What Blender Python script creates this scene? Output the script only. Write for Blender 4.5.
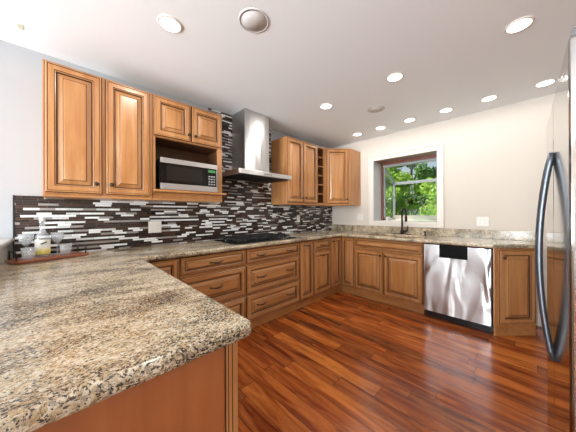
import bpy, bmesh, math, random
from mathutils import Vector, Matrix
R = math.radians
PI = math.pi
random.seed(7)
scene = bpy.context.scene
for o in list(bpy.data.objects):
    bpy.data.objects.remove(o)
C = scene.collection

# ---------------------------------------------------------------- camera
cd = bpy.data.cameras.new('camera')
cam = bpy.data.objects.new('camera', cd)
C.objects.link(cam)
cam.location = (-3.669, -2.622, 1.234)
cd.lens = 230.5 / 576 * 36
cd.sensor_width = 36
cd.shift_x = -3.5 / 576
cd.shift_y = -2.9 / 576
cd.clip_start = 0.02
cam.rotation_euler = (R(90), 0, R(-44.53))
cam.rotation_euler = (cam.rotation_euler.to_matrix() @ Matrix.Rotation(R(-0.24), 3, 'Z')).to_euler()
scene.camera = cam

# ---------------------------------------------------------------- world, sun, big lights, exposure
w = bpy.data.worlds.new('world')
scene.world = w
w.use_nodes = True
nt = w.node_tree
bg = nt.nodes['Background']
sky = nt.nodes.new('ShaderNodeTexSky')
sky.sky_type = 'HOSEK_WILKIE'
sky.turbidity = 8
sky.sun_direction = Vector((0.2, 0.6, 0.75)).normalized()
nt.links.new(sky.outputs[0], bg.inputs[0])
bg.inputs[1].default_value = 2.0
sd = bpy.data.lights.new('sun', 'SUN')
sd.energy = 8.0
sd.angle = R(1.5)
sd.color = (1, .96, .88)
sun = bpy.data.objects.new('sun', sd)
C.objects.link(sun)
sun.rotation_euler = Vector((-0.15, 0.62, 0.75)).to_track_quat('Z', 'Y').to_euler()

def area(name, loc, rot, sx, sy, power, col):
    d = bpy.data.lights.new(name, 'AREA')
    d.shape = 'RECTANGLE'
    d.size = sx
    d.size_y = sy
    d.energy = power
    d.color = col
    o = bpy.data.objects.new(name, d)
    C.objects.link(o)
    o.location = loc
    o.rotation_euler = rot
    return o
# daylight fill at unseen patio door and dining window, tilted up to brighten ceiling
for py in (-2.42, -1.55, -.68):
    area('patio_daylight_fill', (-7.9, py, 1.15), (R(106), 0, R(-90)), .62, 2.0, 118, (.90, .96, 1.0))
area('dining_daylight_fill', (-5.6, -3.42, 1.4), (R(108), 0, 0), 2.2, 1.5, 17, (.90, .96, 1.0))
LAMP_W = 5.0
LAMP_COL = (1.0, .95, .89)
v = scene.view_settings
v.view_transform = 'Standard'
v.look = 'None'
v.exposure = 0.45
v.gamma = 1
v.use_curve_mapping = False

# ---------------------------------------------------------------- materials
def srgb(r, g, b):
    f = lambda c: (c / 255 / 12.92) if c / 255 <= .04045 else ((c / 255 + .055) / 1.055) ** 2.4
    return (f(r), f(g), f(b), 1)

def mat(name, col=(.8, .8, .8, 1), rough=.5, metal=0.0, **kw):
    m = bpy.data.materials.new(name)
    m.use_nodes = True
    b = m.node_tree.nodes['Principled BSDF']
    b.inputs['Base Color'].default_value = col
    b.inputs['Roughness'].default_value = rough
    b.inputs['Metallic'].default_value = metal
    for k, val in kw.items():
        b.inputs[k].default_value = val
    return m

class NG:
    """small helper for node graphs"""
    def __init__(s, m):
        s.t = m.node_tree
        s.b = s.t.nodes['Principled BSDF']
    def n(s, typ, **kw):
        nd = s.t.nodes.new(typ)
        for k, val in kw.items():
            setattr(nd, k, val)
        return nd
    def set(s, nd, key, val):
        if hasattr(val, 'is_output') or isinstance(val, bpy.types.NodeSocket):
            s.t.links.new(val, nd.inputs[key])
        else:
            nd.inputs[key].default_value = val
    def math(s, op, a, b=0.0, c=None):
        nd = s.n('ShaderNodeMath', operation=op)
        s.set(nd, 0, a)
        s.set(nd, 1, b)
        if c is not None:
            s.set(nd, 2, c)
        return nd.outputs[0]
    def ramp(s, fac, stops, interp='LINEAR'):
        nd = s.n('ShaderNodeValToRGB')
        nd.color_ramp.interpolation = interp
        cr = nd.color_ramp
        while len(cr.elements) > 1:
            cr.elements.remove(cr.elements[-1])
        cr.elements[0].position = stops[0][0]
        cr.elements[0].color = stops[0][1]
        for p_, c_ in stops[1:]:
            e = cr.elements.new(p_)
            e.color = c_
        s.set(nd, 0, fac)
        return nd.outputs[0]
    def mix(s, fac, a, b, blend='MIX'):
        nd = s.n('ShaderNodeMix', data_type='RGBA', blend_type=blend)
        s.set(nd, 0, fac)
        s.set(nd, 6, a)
        s.set(nd, 7, b)
        return nd.outputs[2]
    def noise(s, vec, scale, detail=3, rough=.5, dist=0):
        nd = s.n('ShaderNodeTexNoise')
        s.set(nd, 'Vector', vec)
        nd.inputs['Scale'].default_value = scale
        nd.inputs['Detail'].default_value = detail
        nd.inputs['Roughness'].default_value = rough
        nd.inputs['Distortion'].default_value = dist
        return nd.outputs[0]
    def mapping(s, vec, scale=(1, 1, 1), rot=(0, 0, 0)):
        nd = s.n('ShaderNodeMapping')
        s.set(nd, 'Vector', vec)
        nd.inputs['Scale'].default_value = scale
        nd.inputs['Rotation'].default_value = rot
        return nd.outputs[0]
    def bump(s, h, strength=.2, dist=.002):
        nd = s.n('ShaderNodeBump')
        nd.inputs['Strength'].default_value = strength
        nd.inputs['Distance'].default_value = dist
        s.set(nd, 'Height', h)
        s.t.links.new(nd.outputs[0], s.b.inputs['Normal'])

def wood_mat(name, c1, c2, c3, vertical=True, rough=.32):
    m = mat(name, c1, rough)
    g = NG(m)
    tc = g.n('ShaderNodeTexCoord').outputs['Object']
    oi = g.n('ShaderNodeObjectInfo').outputs['Random']
    off = g.n('ShaderNodeCombineXYZ')
    g.set(off, 0, g.math('MULTIPLY', oi, 7.3))
    g.set(off, 2, g.math('MULTIPLY', oi, 13.1))
    add = g.n('ShaderNodeVectorMath', operation='ADD')
    g.set(add, 0, tc)
    g.set(add, 1, off.outputs[0])
    sc = (16, 16, 1.6) if vertical else (1.6, 16, 16)
    mp = g.mapping(add.outputs[0], sc)
    n1 = g.noise(mp, 1.0, 4, .55, .8)
    mp2 = g.mapping(add.outputs[0], (90, 90, 4) if vertical else (4, 90, 90))
    n2 = g.noise(mp2, 1.0, 3, .6, .2)
    n3 = g.noise(add.outputs[0], 3.0, 2, .5, 0)
    base = g.ramp(n1, [(.25, c1), (.5, c2), (.78, c3)])
    base = g.mix(g.math('MULTIPLY', n2, .35), base, c1)
    base = g.mix(g.math('MULTIPLY', g.math('SUBTRACT', n3, .35), .8), base, c3)
    g.set(g.b, 'Base Color', base)
    g.b.inputs['Coat Weight'].default_value = .25
    g.b.inputs['Coat Roughness'].default_value = .2
    g.bump(n2, .05, .001)
    return m

WOOD = wood_mat('maple_cabinet_wood', srgb(154, 96, 50), srgb(180, 124, 71), srgb(199, 152, 102))
WOODH = wood_mat('maple_cabinet_wood_horizontal', srgb(154, 96, 50), srgb(180, 124, 71), srgb(199, 152, 102), False)
GLAZE = mat('dark_glaze_line', srgb(64, 36, 20), .5)
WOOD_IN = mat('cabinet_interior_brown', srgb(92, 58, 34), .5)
TRAYW = wood_mat('red_brown_tray_wood', srgb(120, 60, 34), srgb(150, 82, 48), srgb(168, 100, 62), False)
WHITE_TRIM = mat('white_trim_paint', srgb(228, 223, 214), .35)
PLASTIC_W = mat('white_plastic', srgb(226, 223, 216), .35)
SLOT = mat('socket_slot_grey', srgb(120, 116, 110), .5)
BLACK = mat('black_gloss', srgb(14, 14, 15), .12)
BLACKM = mat('black_matte', srgb(20, 20, 21), .45)
IRON = mat('cast_iron_black', srgb(24, 24, 26), .5)
BRONZE = mat('oil_rubbed_bronze', srgb(72, 62, 55), .35, .85)
STEELP = mat('polished_steel', srgb(190, 190, 190), .15, 1.0)
GREYP = mat('grey_plastic', srgb(96, 99, 102), .5)
JAMBWOOD = wood_mat('reddish_jamb_wood', srgb(96, 48, 34), srgb(124, 66, 46), srgb(140, 84, 60))
SPKR = mat('speaker_grille_grey', srgb(206, 204, 202), .6)
NICKELW = mat('vinyl_frame', srgb(158, 160, 160), .4)

def paint(name, col, rough=.7):
    m = mat(name, col, rough)
    g = NG(m)
    tc = g.n('ShaderNodeTexCoord').outputs['Object']
    n = g.noise(tc, 220, 3, .6)
    g.bump(n, .06, .001)
    return m
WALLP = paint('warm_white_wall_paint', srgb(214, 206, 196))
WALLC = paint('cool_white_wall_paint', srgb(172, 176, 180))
CEILP = paint('ceiling_paint', srgb(234, 238, 241), .9)

def steel(name, axis='Z', wob=0.0, rough=.22, col=(178, 178, 180), wscale=(1, 1, 1), aniso=0):
    m = mat(name, srgb(*col), rough, 1.0)
    g = NG(m)
    tc = g.n('ShaderNodeTexCoord').outputs['Object']
    s = {'Z': (900, 900, 6), 'X': (6, 900, 900)}[axis]
    n = g.noise(g.mapping(tc, s), 1.0, 2, .5)
    g.set(g.b, 'Roughness', g.math('MULTIPLY_ADD', n, .12, rough - .06))
    if aniso:
        g.b.inputs['Anisotropic'].default_value = aniso
        vt = g.n('ShaderNodeVectorTransform', vector_type='VECTOR', convert_from='OBJECT', convert_to='WORLD')
        vt.inputs[0].default_value = (0, 0, 1)
        g.t.links.new(vt.outputs[0], g.b.inputs['Tangent'])
    if wob:
        n2 = g.noise(g.mapping(tc, wscale), 1.0, 1, .4, .6)
        bp = g.n('ShaderNodeBump')
        bp.inputs['Strength'].default_value = 1
        bp.inputs['Distance'].default_value = wob
        g.set(bp, 'Height', n2)
        g.t.links.new(bp.outputs[0], g.b.inputs['Normal'])
    return m
PANELW = wood_mat('end_panel_wood', srgb(146, 84, 44), srgb(162, 96, 52), srgb(176, 110, 64))  # redder, darker wood tone than the cabinet fronts
STEEL = steel('brushed_steel', 'Z', 0, .25)
STEEL_DW = steel('dishwasher_steel', 'X', .038, .34, (206, 207, 210), (6.0, 6.0, 2.4), .92)
STEEL_HOOD = steel('hood_steel', 'Z', .006, .36, (200, 200, 200), (7, 7, 1.2), .9)
STEEL_FR = steel('fridge_steel', 'Z', 0.0, .10, (172, 170, 168))
HANDLE_FR = mat('handle_steel', srgb(108, 114, 122), .42, .9)

def tile_mat():
    m = mat('linear_mosaic_tile', (.05, .03, .02, 1), .12)
    g = NG(m)
    tc = g.n('ShaderNodeTexCoord').outputs['Object']
    sp = g.n('ShaderNodeSeparateXYZ')
    g.set(sp, 0, tc)
    x, z = sp.outputs[0], sp.outputs[2]
    rh = .0178
    zr = g.math('DIVIDE', z, rh)
    row = g.math('FLOOR', zr)
    fz = g.math('SUBTRACT', zr, row)
    wn = g.n('ShaderNodeTexWhiteNoise', noise_dimensions='1D')
    g.set(wn, 'W', row)
    ln = g.math('MULTIPLY_ADD', wn.outputs['Value'], .06, .075)
    u = g.math('ADD', g.math('DIVIDE', x, ln), g.math('MULTIPLY', wn.outputs['Value'], 37.7))
    cell = g.math('FLOOR', u)
    fu = g.math('SUBTRACT', u, cell)
    cm = g.n('ShaderNodeCombineXYZ')
    g.set(cm, 0, cell)
    g.set(cm, 1, row)
    w2 = g.n('ShaderNodeTexWhiteNoise', noise_dimensions='2D')
    g.set(w2, 'Vector', cm.outputs[0])
    par = g.math('FLOORED_MODULO', row, 2.0)
    val = g.math('MINIMUM', g.math('MULTIPLY', w2.outputs['Value'], g.math('MULTIPLY_ADD', par, .64, .66)), .999)
    col = g.ramp(val, [(0, srgb(46, 30, 25)), (.22, srgb(62, 43, 35)), (.40, srgb(36, 25, 22)),
                                       (.55, srgb(236, 240, 240)), (.80, srgb(208, 212, 212)), (.94, srgb(150, 146, 142))], 'CONSTANT')
    gz = g.math('LESS_THAN', g.math('ABSOLUTE', g.math('SUBTRACT', fz, .5)), .465)
    du = g.math('MULTIPLY', g.math('ABSOLUTE', g.math('SUBTRACT', fu, .5)), ln)
    gx = g.math('LESS_THAN', du, g.math('SUBTRACT', g.math('MULTIPLY', ln, .5), .0008))
    msk = g.math('MULTIPLY', gz, gx)
    g.set(g.b, 'Base Color', g.mix(msk, srgb(96, 86, 80), col))
    g.set(g.b, 'Roughness', g.math('MULTIPLY_ADD', msk, -.45, .6))
    g.bump(msk, .25, .001)
    return m
TILE = tile_mat()

def floor_mat():
    m = mat('hardwood_planks', (.3, .1, .04, 1), .2)
    g = NG(m)
    tc = g.n('ShaderNodeTexCoord').outputs['Object']
    sp = g.n('ShaderNodeSeparateXYZ')
    g.set(sp, 0, tc)
    x, y = sp.outputs[0], sp.outputs[1]
    wdt = .122
    xr = g.math('DIVIDE', g.math('ADD', x, 20), wdt)
    row = g.math('FLOOR', xr)
    fx = g.math('SUBTRACT', xr, row)
    wn = g.n('ShaderNodeTexWhiteNoise', noise_dimensions='1D')
    g.set(wn, 'W', row)
    ln = g.math('MULTIPLY_ADD', wn.outputs['Value'], .5, .75)
    u = g.math('ADD', g.math('DIVIDE', g.math('ADD', y, 20), ln), g.math('MULTIPLY', wn.outputs['Value'], 91.7))
    cell = g.math('FLOOR', u)
    fu = g.math('SUBTRACT', u, cell)
    cm = g.n('ShaderNodeCombineXYZ')
    g.set(cm, 0, cell)
    g.set(cm, 1, row)
    w2 = g.n('ShaderNodeTexWhiteNoise', noise_dimensions='2D')
    g.set(w2, 'Vector', cm.outputs[0])
    v1 = w2.outputs['Value']
    # grain coordinates moved per plank
    add = g.n('ShaderNodeVectorMath', operation='ADD')
    g.set(add, 0, tc)
    sc = g.n('ShaderNodeVectorMath', operation='SCALE')
    g.set(sc, 0, w2.outputs['Color'])
    sc.inputs['Scale'].default_value = 30
    g.set(add, 1, sc.outputs[0])
    grain = g.noise(g.mapping(add.outputs[0], (15, 1.6, 1)), 1, 4, .5, 1.2)
    fine = g.noise(g.mapping(add.outputs[0], (110, 6, 1)), 1, 3, .55, .3)
    plank = g.ramp(v1, [(0, srgb(110, 46, 20)), (.3, srgb(142, 66, 26)), (.55, srgb(166, 82, 32)), (.8, srgb(190, 104, 42)), (1, srgb(200, 120, 52))])
    dark = g.mix(1.0, plank, srgb(178, 150, 140), 'MULTIPLY')
    light = g.mix(.3, plank, srgb(214, 132, 62))
    col = g.mix(g.ramp(grain, [(.36, (0, 0, 0, 1)), (.62, (1, 1, 1, 1))]), dark, light)
    knot = g.noise(g.mapping(add.outputs[0], (34, 5, 1)), 1, 5, .65, 2.2)
    col = g.mix(g.math('MULTIPLY', g.ramp(knot, [(.5, (0, 0, 0, 1)), (.7, (1, 1, 1, 1))]), .35), col, g.mix(1.0, dark, srgb(150, 120, 110), 'MULTIPLY'))
    col = g.mix(g.math('MULTIPLY', fine, .4), col, dark)
    ex = g.math('MULTIPLY', g.math('SUBTRACT', .5, g.math('ABSOLUTE', g.math('SUBTRACT', fx, .5))), wdt)
    ey = g.math('MULTIPLY', g.math('SUBTRACT', .5, g.math('ABSOLUTE', g.math('SUBTRACT', fu, .5))), ln)
    e = g.math('MINIMUM', ex, ey)
    line = g.math('LESS_THAN', e, .0016)
    g.set(g.b, 'Base Color', g.mix(g.math('MULTIPLY', line, .85), col, srgb(40, 18, 10)))
    h = g.ramp(g.math('DIVIDE', e, .006), [(0, (0, 0, 0, 1)), (1, (1, 1, 1, 1))])
    hh = g.math('ADD', g.math('MULTIPLY', g.noise(g.mapping(add.outputs[0], (9, 1.5, 1)), 1, 2), .8), h)
    g.bump(hh, .35, .0012)
    g.set(g.b, 'Roughness', g.math('MULTIPLY_ADD', fine, .16, .14))
    g.b.inputs['Coat Weight'].default_value = .35
    g.b.inputs['Coat Roughness'].default_value = .12
    return m
FLOORM = floor_mat()

def granite_mat():
    m = mat('speckled_granite', (.5, .4, .3, 1), .12)
    g = NG(m)
    tc = g.n('ShaderNodeTexCoord').outputs['Object']
    warp = g.n('ShaderNodeTexNoise')
    g.set(warp, 'Vector', tc)
    warp.inputs['Scale'].default_value = 5
    warp.inputs['Detail'].default_value = 2
    ws = g.n('ShaderNodeVectorMath', operation='SCALE')
    g.set(ws, 0, warp.outputs['Color'])
    ws.inputs['Scale'].default_value = .08
    wa = g.n('ShaderNodeVectorMath', operation='ADD')
    g.set(wa, 0, tc)
    g.set(wa, 1, ws.outputs[0])
    st = g.mapping(wa.outputs[0], (1.0, 2.4, 1.6), (0, 0, R(28)))
    flow = g.noise(st, 3.2, 5, .6, .4)
    vor = g.n('ShaderNodeTexVoronoi')
    g.set(vor, 'Vector', g.mapping(wa.outputs[0], (1, 1.5, 1.2), (0, 0, R(28))))
    vor.inputs['Scale'].default_value = 130
    sepc = g.n('ShaderNodeSeparateColor')
    g.set(sepc, 0, vor.outputs['Color'])
    cells = g.ramp(sepc.outputs[0], [(0, srgb(180, 156, 120)), (.3, srgb(208, 196, 170)), (.55, srgb(222, 214, 196)), (.8, srgb(198, 180, 150)), (1, srgb(166, 144, 110))])
    fl = g.ramp(flow, [(.34, (1, 1, 1, 1)), (.48, (.92, .90, .87, 1)), (.6, (.80, .76, .70, 1)), (.75, (.66, .61, .56, 1))])
    col = g.mix(.8, cells, fl, 'MULTIPLY')
    n2 = g.noise(wa.outputs[0], 30, 3, .6, .4)
    d2 = g.n('ShaderNodeClamp')
    g.set(d2, 0, g.math('MULTIPLY', g.math('SUBTRACT', n2, .56), 12))
    col = g.mix(g.math('MULTIPLY', d2.outputs[0], .65), col, srgb(168, 138, 94))
    # grey translucent crystals and dark mineral flecks, denser along the flow bands
    n3 = g.noise(g.mapping(wa.outputs[0], (1, 1.3, 1.2), (0, 0, R(28))), 80, 4, .7, .2)
    d3 = g.n('ShaderNodeClamp')
    g.set(d3, 0, g.math('MULTIPLY', g.math('SUBTRACT', n3, g.math('MULTIPLY_ADD', flow, -.42, .745)), 18))
    col = g.mix(g.math('MULTIPLY', d3.outputs[0], .6), col, srgb(112, 102, 96))
    n1 = g.noise(g.mapping(wa.outputs[0], (1, 1.25, 1.2), (0, 0, R(28))), 150, 4, .66, .2)
    thr = g.math('MULTIPLY_ADD', flow, -.36, .722)
    fleck = g.n('ShaderNodeClamp')
    g.set(fleck, 0, g.math('MULTIPLY', g.math('SUBTRACT', n1, thr), 40))
    col = g.mix(g.math('MULTIPLY', fleck.outputs[0], .94), col, srgb(42, 37, 36))
    g.set(g.b, 'Base Color', col)
    g.set(g.b, 'Roughness', g.math('MULTIPLY_ADD', n1, .14, .1))
    return m
GRANITE = granite_mat()

def glass_mat(name, tint=(1, 1, 1, 1), ior=1.45):
    m = bpy.data.materials.new(name)
    m.use_nodes = True
    t = m.node_tree
    t.nodes.remove(t.nodes['Principled BSDF'])
    out = t.nodes['Material Output']
    tr = t.nodes.new('ShaderNodeBsdfTransparent')
    tr.inputs[0].default_value = tint
    gl = t.nodes.new('ShaderNodeBsdfGlossy')
    gl.inputs['Roughness'].default_value = .02
    fr = t.nodes.new('ShaderNodeFresnel')
    fr.inputs[0].default_value = ior
    mx = t.nodes.new('ShaderNodeMixShader')
    gm_ = t.nodes.new('ShaderNodeNewGeometry')
    mu = t.nodes.new('ShaderNodeMath')
    mu.operation = 'SUBTRACT'
    mu.use_clamp = True
    t.links.new(fr.outputs[0], mu.inputs[0])
    t.links.new(gm_.outputs['Backfacing'], mu.inputs[1])
    t.links.new(mu.outputs[0], mx.inputs[0])
    t.links.new(tr.outputs[0], mx.inputs[1])
    t.links.new(gl.outputs[0], mx.inputs[2])
    t.links.new(mx.outputs[0], out.inputs[0])
    return m
PANE = glass_mat('window_glass', (.97, .99, .98, 1))
SHELFG = glass_mat('glass_shelf_green', (.72, .9, .84, 1), 1.5)
CLEARG = glass_mat('clear_glass', (.95, .97, .98, 1), 1.8)
_t = CLEARG.node_tree          # white diffuse mixed in, imitating pale reflections in clear glass
_d = _t.nodes.new('ShaderNodeBsdfDiffuse'); _d.inputs[0].default_value = srgb(226, 230, 232)
_m = _t.nodes.new('ShaderNodeMixShader'); _m.inputs[0].default_value = .22
_o = _t.nodes['Material Output']
_t.links.new(_o.inputs[0].links[0].from_socket, _m.inputs[1])
_t.links.new(_d.outputs[0], _m.inputs[2])
_t.links.new(_m.outputs[0], _o.inputs[0])

def emis(name, col, s):
    m = mat(name, col, .5)
    b = m.node_tree.nodes['Principled BSDF']
    b.inputs['Emission Color'].default_value = col
    b.inputs['Emission Strength'].default_value = s
    return m
LENS = emis('downlight_lens', (1, .97, .92, 1), 6)
DISPLAY = emis('green_display', srgb(60, 130, 70), .12)

# ---------------------------------------------------------------- mesh helpers
def box(bm, x0, x1, y0, y1, z0, z1, mi=0):
    vs = [bm.verts.new(p) for p in ((x0, y0, z0), (x1, y0, z0), (x1, y1, z0), (x0, y1, z0),
                                    (x0, y0, z1), (x1, y0, z1), (x1, y1, z1), (x0, y1, z1))]
    for f in ((0, 3, 2, 1), (4, 5, 6, 7), (0, 1, 5, 4), (1, 2, 6, 5), (2, 3, 7, 6), (3, 0, 4, 7)):
        bm.faces.new([vs[i] for i in f]).material_index = mi

def prism(bm, pts, z0, z1, mi=0):
    a = [bm.verts.new((p[0], p[1], z0)) for p in pts]
    b = [bm.verts.new((p[0], p[1], z1)) for p in pts]
    bm.faces.new(a[::-1]).material_index = mi
    bm.faces.new(b).material_index = mi
    n = len(pts)
    for i in range(n):
        bm.faces.new((a[i], a[(i + 1) % n], b[(i + 1) % n], b[i])).material_index = mi

def tube(bm, pts, r, n=8, mi=0, flat=1.0):
    pts = [Vector(p) for p in pts]
    rings = []
    up = Vector((0, 0, 1))
    for i, p in enumerate(pts):
        t = (pts[min(i + 1, len(pts) - 1)] - pts[max(i - 1, 0)]).normalized()
        ref = up if abs(t.dot(up)) < .95 else Vector((1, 0, 0))
        a = t.cross(ref).normalized()
        b = a.cross(t).normalized()
        rr = r[i] if isinstance(r, (list, tuple)) else r
        rings.append([bm.verts.new(p + rr * (math.cos(2 * PI * k / n) * a + flat * math.sin(2 * PI * k / n) * b)) for k in range(n)])
    for i in range(len(rings) - 1):
        for k in range(n):
            f = bm.faces.new((rings[i][k], rings[i][(k + 1) % n], rings[i + 1][(k + 1) % n], rings[i + 1][k]))
            f.material_index = mi
            f.smooth = True
    bm.faces.new(rings[0][::-1]).material_index = mi
    bm.faces.new(rings[-1]).material_index = mi

def lathe(bm, prof, c=(0, 0, 0), n=24, mi=0, axis='Z', closed=True):
    c = Vector(c)
    rings = []
    for r, h in prof:
        ring = []
        for k in range(n):
            a = 2 * PI * k / n
            if axis == 'Z':
                q = Vector((r * math.cos(a), r * math.sin(a), h))
            else:   # axis along -Y : h grows toward the room
                q = Vector((r * math.cos(a), -h, r * math.sin(a)))
            ring.append(bm.verts.new(c + q))
        rings.append(ring)
    for i in range(len(rings) - 1):
        for k in range(n):
            f = bm.faces.new((rings[i][k], rings[i][(k + 1) % n], rings[i + 1][(k + 1) % n], rings[i + 1][k]))
            f.material_index = mi
            f.smooth = True
    if closed:
        bm.faces.new(rings[0][::-1]).material_index = mi
        bm.faces.new(rings[-1]).material_index = mi

def obj(name, bm, mats, parent=None, loc=(0, 0, 0), bevel=0, seg=2):
    bmesh.ops.recalc_face_normals(bm, faces=bm.faces)
    me = bpy.data.meshes.new(name)
    bm.to_mesh(me)
    bm.free()
    for m in (mats if isinstance(mats, (list, tuple)) else [mats]):
        me.materials.append(m)
    o = bpy.data.objects.new(name, me)
    C.objects.link(o)
    o.location = loc
    if parent:
        o.parent = parent
    if bevel:
        md = o.modifiers.new('bevel', 'BEVEL')
        md.width = bevel
        md.segments = seg
        md.limit_method = 'ANGLE'
        md.angle_limit = R(40)
    return o

def tag(o, label, cat, group=None, kind=None):
    o['label'] = label
    o['category'] = cat
    if group:
        o['group'] = group
    if kind:
        o['kind'] = kind
    return o

def thing(name, label, cat, loc=(0, 0, 0), rz=0, group=None):
    o = bpy.data.objects.new(name, None)
    C.objects.link(o)
    o.empty_display_size = .1
    o.location = loc
    o.rotation_euler = (0, 0, rz)
    return tag(o, label, cat, group)

def struct(name, bm, m, bevel=0):
    o = obj(name, bm, m, bevel=bevel)
    o['kind'] = 'structure'
    return o

def BM():
    return bmesh.new()

# ---------------------------------------------------------------- room shell
CH = 2.479
XL, YB = -8.0, -3.5
b = BM(); box(b, XL - .1, .12, YB - .1, .12, -.1, 0); struct('floor', b, FLOORM)
b = BM(); box(b, XL - .1, .12, YB - .1, .12, CH, CH + .1); struct('ceiling', b, CEILP)
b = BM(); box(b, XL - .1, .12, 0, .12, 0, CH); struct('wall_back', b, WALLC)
# window wall with the opening of the garden window
WY0, WY1, WZ0, WZ1 = -1.765, -.85, 1.10, 2.09
b = BM()
box(b, 0, .12, YB, WY0, 0, CH)
box(b, 0, .12, WY1, 0, 0, CH)
box(b, 0, .12, WY0, WY1, 0, WZ0)
box(b, 0, .12, WY0, WY1, WZ1, CH)
struct('wall_right', b, WALLP)
# wall behind the refrigerator, with a window on the dining side
b = BM()
box(b, -4.4, .12, YB - .1, YB, 0, CH); box(b, XL, -6.8, YB - .1, YB, 0, CH)
box(b, -6.8, -4.4, YB - .1, YB, 0, .6); box(b, -6.8, -4.4, YB - .1, YB, 2.2, CH)
struct('wall_front', b, WALLP)
b = BM()
box(b, XL - .1, XL, -.7, 0, 0, CH); box(b, XL - .1, XL, YB, -2.8, 0, CH); box(b, XL - .1, XL, -2.8, -.7, 2.2, CH)
struct('wall_left', b, WALLP)

def simple_window(name, horizontal, a0, a1, z0, z1, at):
    e = bpy.data.objects.new(name, None)
    C.objects.link(e)
    e['kind'] = 'structure'
    b = BM()
    def bb(u0, u1, w0, w1):
        if horizontal:
            box(b, u0, u1, at - .06, at - .02, w0, w1)
        else:
            box(b, at - .06, at - .02, u0, u1, w0, w1)
    bb(a0, a0 + .06, z0, z1); bb(a1 - .06, a1, z0, z1); bb(a0 + .06, a1 - .06, z0, z0 + .06); bb(a0 + .06, a1 - .06, z1 - .06, z1)
    m_ = (a0 + a1) / 2
    bb(m_ - .03, m_ + .03, z0 + .06, z1 - .06)
    obj('window_frame', b, WHITE_TRIM, e)
    b = BM()
    if horizontal:
        box(b, a0 + .06, a1 - .06, at - .045, at - .04, z0 + .06, z1 - .06)
    else:
        box(b, at - .045, at - .04, a0 + .06, a1 - .06, z0 + .06, z1 - .06)
    obj('pane', b, PANE, e)
simple_window('window_2', True, -6.8, -4.4, .6, 2.2, YB)
simple_window('window_3', False, -2.8, -.7, 0, 2.2, XL)

# baseboards
def baseboard(name, x0, x1, y0, y1):
    b = BM(); box(b, x0, x1, y0, y1, 0, .13); struct(name, b, WHITE_TRIM, .004)
baseboard('baseboard_right', -.018, 0, YB, -2.705)
baseboard('baseboard_back', XL, -4.1, -.018, 0)
baseboard('baseboard_front', -1.8, -.02, YB, YB + .018)

# half wall with a moulded ledge along the left edge of the peninsula
b = BM()
box(b, -4.07, -3.965, -2.3, 0, 0, 1.0)
struct('trim_1', b, WHITE_TRIM)
b = BM()
prof = [(-4.10, 1.06), (-3.935, 1.06), (-3.93, 1.054), (-3.93, 1.042), (-3.938, 1.036), (-3.945, 1.022), (-3.958, 1.012), (-3.964, 1.0), (-4.10, 1.0)]
a = [b.verts.new((p[0], -.001, p[1])) for p in prof]
c2 = [b.verts.new((p[0], -2.32, p[1])) for p in prof]
b.faces.new(a); b.faces.new(c2[::-1])
for i in range(len(prof)):
    b.faces.new((a[i], a[(i + 1) % len(prof)], c2[(i + 1) % len(prof)], c2[i]))
struct('trim_2', b, mat('ledge_paint', srgb(196, 194, 190), .35))

# ---------------------------------------------------------------- garden window (projecting box)
win = bpy.data.objects.new('window_1', None)
C.objects.link(win)
win['kind'] = 'structure'
win['label'] = 'projecting garden window with sloped glass top and a glass shelf'
b = BM()   # stepped interior casing
y0, y1, z0, z1 = -1.845, -.765, 1.022, 2.177
for (d, i) in ((.030, 0), (.016, .022)):
    if i == 0:
        box(b, -d, -.016, y0, y0 + .022, z0, z1); box(b, -d, -.016, y1 - .022, y1, z0, z1); box(b, -d, -.016, y0 + .022, y1 - .022, z1 - .022, z1)
        continue
    i = 0
    box(b, -d, 0, y0 + i, WY0, z0 + i * .3, z1 - i); box(b, -d, 0, WY1, y1 - i, z0 + i * .3, z1 - i)
    box(b, -d, 0, WY0, WY1, WZ1, z1 - i); box(b, -d, 0, WY0, WY1, z0 + i * .3, WZ0)
obj('window_casing', b, WHITE_TRIM, win, bevel=.003)
JX = .26
b = BM()   # lining of the opening
box(b, -.0155, JX, WY1 - .001, WY1 + .02, WZ0, WZ1 + .02); box(b, -.0155, JX, WY0 - .02, WY0 + .001, WZ0, WZ1 + .02)
obj('jamb_lining', b, mat('jamb_paint', srgb(206, 204, 208), .4), win)
b = BM(); box(b, -.010, JX - .001, WY0 + .0012, WY1 - .0012, WZ1 - .004, WZ1 + .02); obj('head_board', b, JAMBWOOD, win)
b = BM(); box(b, -.03, .84, WY0 - .0, WY1, WZ0 - .03, WZ0 + .002)
obj('window_sill', b, WHITE_TRIM, win)
b = BM()   # reddish timber frame where box meets the wall
box(b, JX, JX + .07, WY1 - .022, WY1 + .03, WZ0, WZ1); box(b, JX, JX + .07, WY0 - .03, WY0 + .022, WZ0, WZ1)
box(b, JX, JX + .07, WY0 - .03, WY1 + .03, WZ1 - .035, WZ1 + .02)
obj('timber_frame', b, JAMBWOOD, win)
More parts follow.
